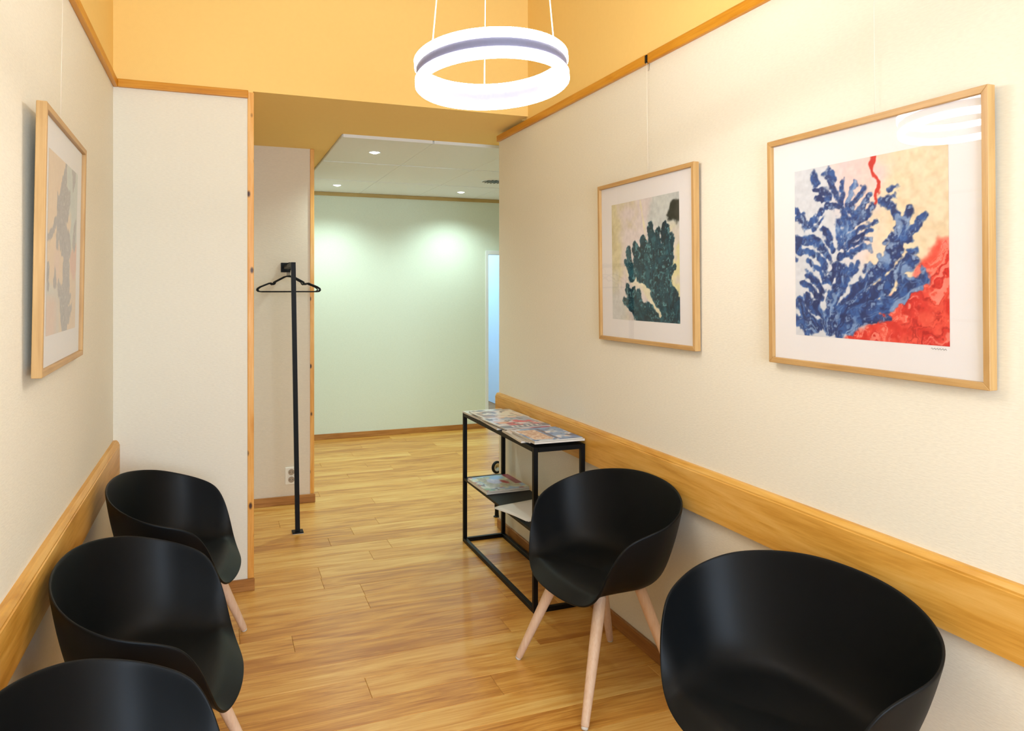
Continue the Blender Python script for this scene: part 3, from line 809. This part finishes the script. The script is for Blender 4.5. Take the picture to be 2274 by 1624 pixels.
def magazine(x, y, z, w, h, t, rz, kind, seed, label, group='magazines on the console top', frame=None):
    # w along local x, h along local y; lies flat with its base at z
    o = empty('magazine', (x, y, z), (0, 0, rz)); tag(o, label, 'magazine', group)
    bm = bmesh.new(); add_box(bm, -w / 2 + .001, w / 2 - .001, -h / 2 + .001, h / 2 - .001, 0.0006, t - .0008, .0005)
    bobj('pages', bm, M['pages'], o)
    cv = cover_canvas(seed, kind)
    edge_ = ((cv.u < .05) | (cv.u > .96) | (cv.v < .05) | (cv.v > .95)).astype(float)
    if kind in ('cream', 'grey', 'red', 'pink'): cv.blend(edge_ * .85, (236, 228, 214))
    cv.img = cv.img * .74 + 248 * .26
    if frame == 'portrait':                      # cream panel with a figure on the left half
        cv.blend(((cv.u > .06) & (cv.u < .46) & (cv.v > .1) & (cv.v < .86)).astype(float), (236, 214, 196), (206, 160, 132))
        cv.blend(((cv.u > .5) & (cv.u < .54) & (cv.v > .1) & (cv.v < .9)).astype(float), (110, 96, 110))
    if frame == 'banner':
        cv.blend((cv.v < .2).astype(float) * .9, (120, 134, 158))
        k = ((cv.v > .05) & (cv.v < .16) & (np.sin(cv.u * 60) > .1) & (cv.u > .2) & (cv.u < .85)).astype(float)
        cv.blend(k, (240, 236, 236))
    if frame == 'photo':
        cv.blend(((cv.u > .16) & (cv.u < .9) & (cv.v > .18) & (cv.v < .9)).astype(float), (214, 208, 180), (190, 190, 160))
        cv.blend(1 - sstep(-.02, .03, cv.ell(.46, .6, .16, .18, 10)), (206, 206, 232), (230, 226, 240))
        cv.blend(1 - sstep(-.02, .03, cv.ell(.62, .82, .16, .1, 0)), (150, 190, 232))
        cv.blend(1 - sstep(-.02, .03, cv.ell(.66, .5, .06, .12, 20)), (190, 50, 54))
        cv.blend(((cv.u > .84) & (cv.v > .3)).astype(float), (160, 70, 84))
    bend = 0.0015 * np.sin(cv.u * 5 + seed)
    co = np.stack([(cv.u - .5) * w, (cv.v - .5) * h, np.full_like(cv.u, t) + bend * 0], -1).reshape(-1, 3)
    grid_mesh('cover', co, 48, 64, cv.img, M['cover'], o)
    return o
zt = CZ + 0.0005
mg = [  # x, y, level, kind, turn, label, cover layout, thickness
    (1.478, 4.100, 0, 'grey', 2, 'pale grey magazine at the far end of the console top, lowest there', None, .010, .250, .28),
    (1.496, 4.055, 1, 'dark', -3, 'magazine with a dark navy cover band near the far end of the console', None, .006, .255, .27),
    (1.488, 3.985, 2, 'cream', 3, 'cream covered magazine overlapping the navy one on the console', None, .005, .255, .27),
    (1.478, 3.790, 0, 'cream', -2, 'cream magazine lowest under the red patterned one on the console', None, .010, .25, .30),
    (1.512, 3.690, 1, 'pink', -7, 'pink magazine sticking out beside the wall behind the red one', None, .006, .25, .30),
    (1.484, 3.735, 2, 'red', 3, 'red and slate blue patterned magazine in the middle of the console', 'banner', .006, .265, .325),
    (1.474, 3.440, 0, 'cream', -3, 'thick cream magazine lowest in the near stack on the console', None, .010, .25, .30),
    (1.478, 3.390, 1, 'pink', 2, 'pale pink magazine second in the near stack on the console', None, .006, .25, .30),
    (1.490, 3.320, 2, 'grey', -1, 'white edged thick magazine under the blue one at the near end', None, .010, .258, .30),
    (1.480, 3.322, 3, 'blue', 1, 'blue magazine with a cream portrait, topmost at the near end of the console', 'portrait', .006, .25, .30),
]
levels = {0: 0.0, 1: .0102, 2: .0164, 3: .0266}
for i, (x, y, lv, kind, rz, lab, fr, t, w_, h_) in enumerate(mg):
    magazine(x, y, zt + levels[lv], w_, h_, t, math.radians(rz), kind, 40 + i, lab, frame=fr)
magazine(1.485, 3.998, .3805, 0.256, 0.318, .010, math.radians(1), 'grey', 61, 'thick white magazine under the green one on the console shelf', 'magazines on the console shelf')
magazine(1.485, 3.998, .3907, 0.252, 0.312, .009, math.radians(2), 'green', 62, 'green magazine with a photo cover on the console shelf', 'magazines on the console shelf', 'photo')
# loose sheets hanging over the shelf edge
sh = empty('paper_sheet', (1.4735, 3.494, .3805)); tag(sh, 'loose white paper sheets overhanging the front edge of the console shelf', 'paper')
for k, rz in enumerate((15, 12)):
    a = math.radians(rz); n = 9; v = []; f = []
    for i in range(n):
        for j in range(n):
            x, y = (i / (n - 1) - .5) * .25, (j / (n - 1) - .5) * .29
            X, Y = x * math.cos(a) - y * math.sin(a), x * math.sin(a) + y * math.cos(a)
            over = max(0, -(X + 1.4735) + CX0)
            v.append((X, Y, .001 + k * .0018 - over * over * 2.5))
    for i in range(n - 1):
        for j in range(n - 1): f.append((i * n + j, (i + 1) * n + j, (i + 1) * n + j + 1, i * n + j + 1))
    o = obj('sheet', v, f, M['paper'], sh, smooth=True)
    s_ = o.modifiers.new('thickness', 'SOLIDIFY'); s_.thickness = .0008

# ------------------------------------------------------------------ coat stand with hangers
cs = empty('coat_stand', (0.459, 4.777, 0)); tag(cs, 'slim black metal coat stand fixed to the alcove wall', 'coat stand')
pw = 0.0135
bm = bmesh.new()
lo = [bm.verts.new((sx * pw, sy * pw, 0.004)) for sx, sy in ((-1, -1), (1, -1), (1, 1), (-1, 1))]
hi = [bm.verts.new((-0.026 + sx * pw, sy * pw, 1.664)) for sx, sy in ((-1, -1), (1, -1), (1, 1), (-1, 1))]
bm.faces.new(lo); bm.faces.new(hi)
for k in range(4): bm.faces.new((lo[k], lo[(k + 1) % 4], hi[(k + 1) % 4], hi[k]))
bobj('pole', bm, M['black_metal'], cs)
bm = bmesh.new()
a0, a1 = Vector((-.026, .013, 1.65)), Vector((-.018, YA - 4.777 - .006, 1.65))
lo = [bm.verts.new(a0 + Vector((sx * pw, 0, sz * pw))) for sx, sz in ((-1, -1), (1, -1), (1, 1), (-1, 1))]
hi = [bm.verts.new(a1 + Vector((sx * pw, 0, sz * pw))) for sx, sz in ((-1, -1), (1, -1), (1, 1), (-1, 1))]
bm.faces.new(lo); bm.faces.new(hi)
for k in range(4): bm.faces.new((lo[k], lo[(k + 1) % 4], hi[(k + 1) % 4], hi[k]))
bobj('arm', bm, M['black_metal'], cs)
box('wall_plate', -.050, .014, YA - 4.777 - .008, YA - 4.777 - .0005, 1.616, 1.682, M['black_metal'], cs, bev=.001)
box('base_plate', -.033, .033, -.033, .033, 0.002, .010, M['black_metal'], cs, bev=.001)
box('felt_pad', -.033, .033, -.033, .033, 0.0, .002, M['glide'], cs)

def hanger(y, rz, dx, label):
    t = empty('coat_hanger', (0.437 + dx, y, 1.6624), (0, 0, rz)); tag(t, label, 'hanger', 'black hangers on the coat stand arm')
    r = .0042
    body = []
    half = [(0.0, -.078), (.022, -.080), (.085, -.113), (.092, -.117), (.098, -.130), (.106, -.134), (.118, -.126), (.125, -.124),
            (.185, -.148), (.203, -.160), (.206, -.170), (.198, -.178), (.18, -.180)]
    body = [(-x, 0, z) for x, z in reversed(half[1:])] + [(x, 0, z) for x, z in half]
    body = [(x * .96, y_, z) for x, y_, z in body]; body = body + [body[0]]
    bm = bmesh.new(); add_tube(bm, body, r, 8); bobj('hanger_body', bm, M['black_plastic'], t, smooth=True)
    hook = [(0, 0, -.078), (0, 0, -.05), (.004, 0, -.040)]
    for k in range(12):
        a = math.radians(-60 + k * 22); hook.append((0.0 + 0.0245 * math.cos(a), 0, -.0165 + .0245 * math.sin(a)))
    bm = bmesh.new(); add_tube(bm, hook, .0022, 8); bobj('hook', bm, M['black_plastic'], t, smooth=True)
hanger(5.04, math.radians(6), -0.001, 'black coat hanger nearest the pole of the coat stand')
hanger(5.16, math.radians(-5), 0.001, 'black coat hanger in the middle of the coat stand arm')
hanger(5.27, math.radians(-9), 0.002, 'black coat hanger closest to the alcove wall')

# ------------------------------------------------------------------ wall outlet
ot = empty('wall_outlet', (0.478, YA, 0.20)); tag(ot, 'white double power outlet low on the alcove wall', 'outlet')
bm = bmesh.new(); add_box(bm, -.041, .041, -.011, -.0002, -.060, .060, .004, 2); bobj('cover_plate', bm, M['outlet'], ot)
for z in (.026, -.026):
    bm = bmesh.new(); add_lathe(bm, [(0.0005, 0), (.019, 0), (.021, .0015), (.021, .003), (.0005, .003)], 24)
    s = bobj('socket', bm, M['outlet_in'], ot, loc=(0, -.0122, z)); s.rotation_euler = (PI / 2, 0, 0)
    for sx in (-1, 1):
        bm = bmesh.new(); add_tube(bm, [(sx * .0095, 0, .0028), (sx * .0095, 0, .0036)], .0028, 10); bobj('pin_hole', bm, M['dark'], s)

# ------------------------------------------------------------------ dark wheel peeking past the partition end
wh = empty('wheel', (2.115, 5.72, 0.0)); tag(wh, 'small dark wheel with a pale rim, mostly hidden behind the right partition', 'wheel')
def wheel_part(name, prof, m, z):
    bm = bmesh.new(); add_lathe(bm, prof, 28)
    o = bobj(name, bm, m, wh, smooth=True, loc=(0, 0, z)); o.rotation_euler = (PI / 2, 0, math.radians(20)); return o
wheel_part('tyre', [(0.034, -.012), (.046, -.012), (.050, -.006), (.050, .006), (.046, .012), (.034, .012)], M['black_plastic'], .05)
wheel_part('hub', [(0.001, -.008), (.028, -.008), (.0345, -.012), (.0345, .012), (.028, .008), (.001, .008)], M['steel'], .05)

st = empty('door_stop', (1.712, 4.63, 0)); tag(st, 'small black post standing on the floor at the partition end', 'door stop')
bm = bmesh.new(); add_lathe(bm, [(0.0005, 0), (.022, 0), (.022, .004), (.014, .008), (.012, .055), (.0005, .055)], 20); bobj('stop_post', bm, M['black_metal'], st)
bm = bmesh.new(); add_lathe(bm, [(0.0005, .055), (.013, .055), (.015, .06), (.015, .085), (.011, .09), (.0005, .09)], 20); bobj('rubber_cap', bm, M['black_plastic'], st)
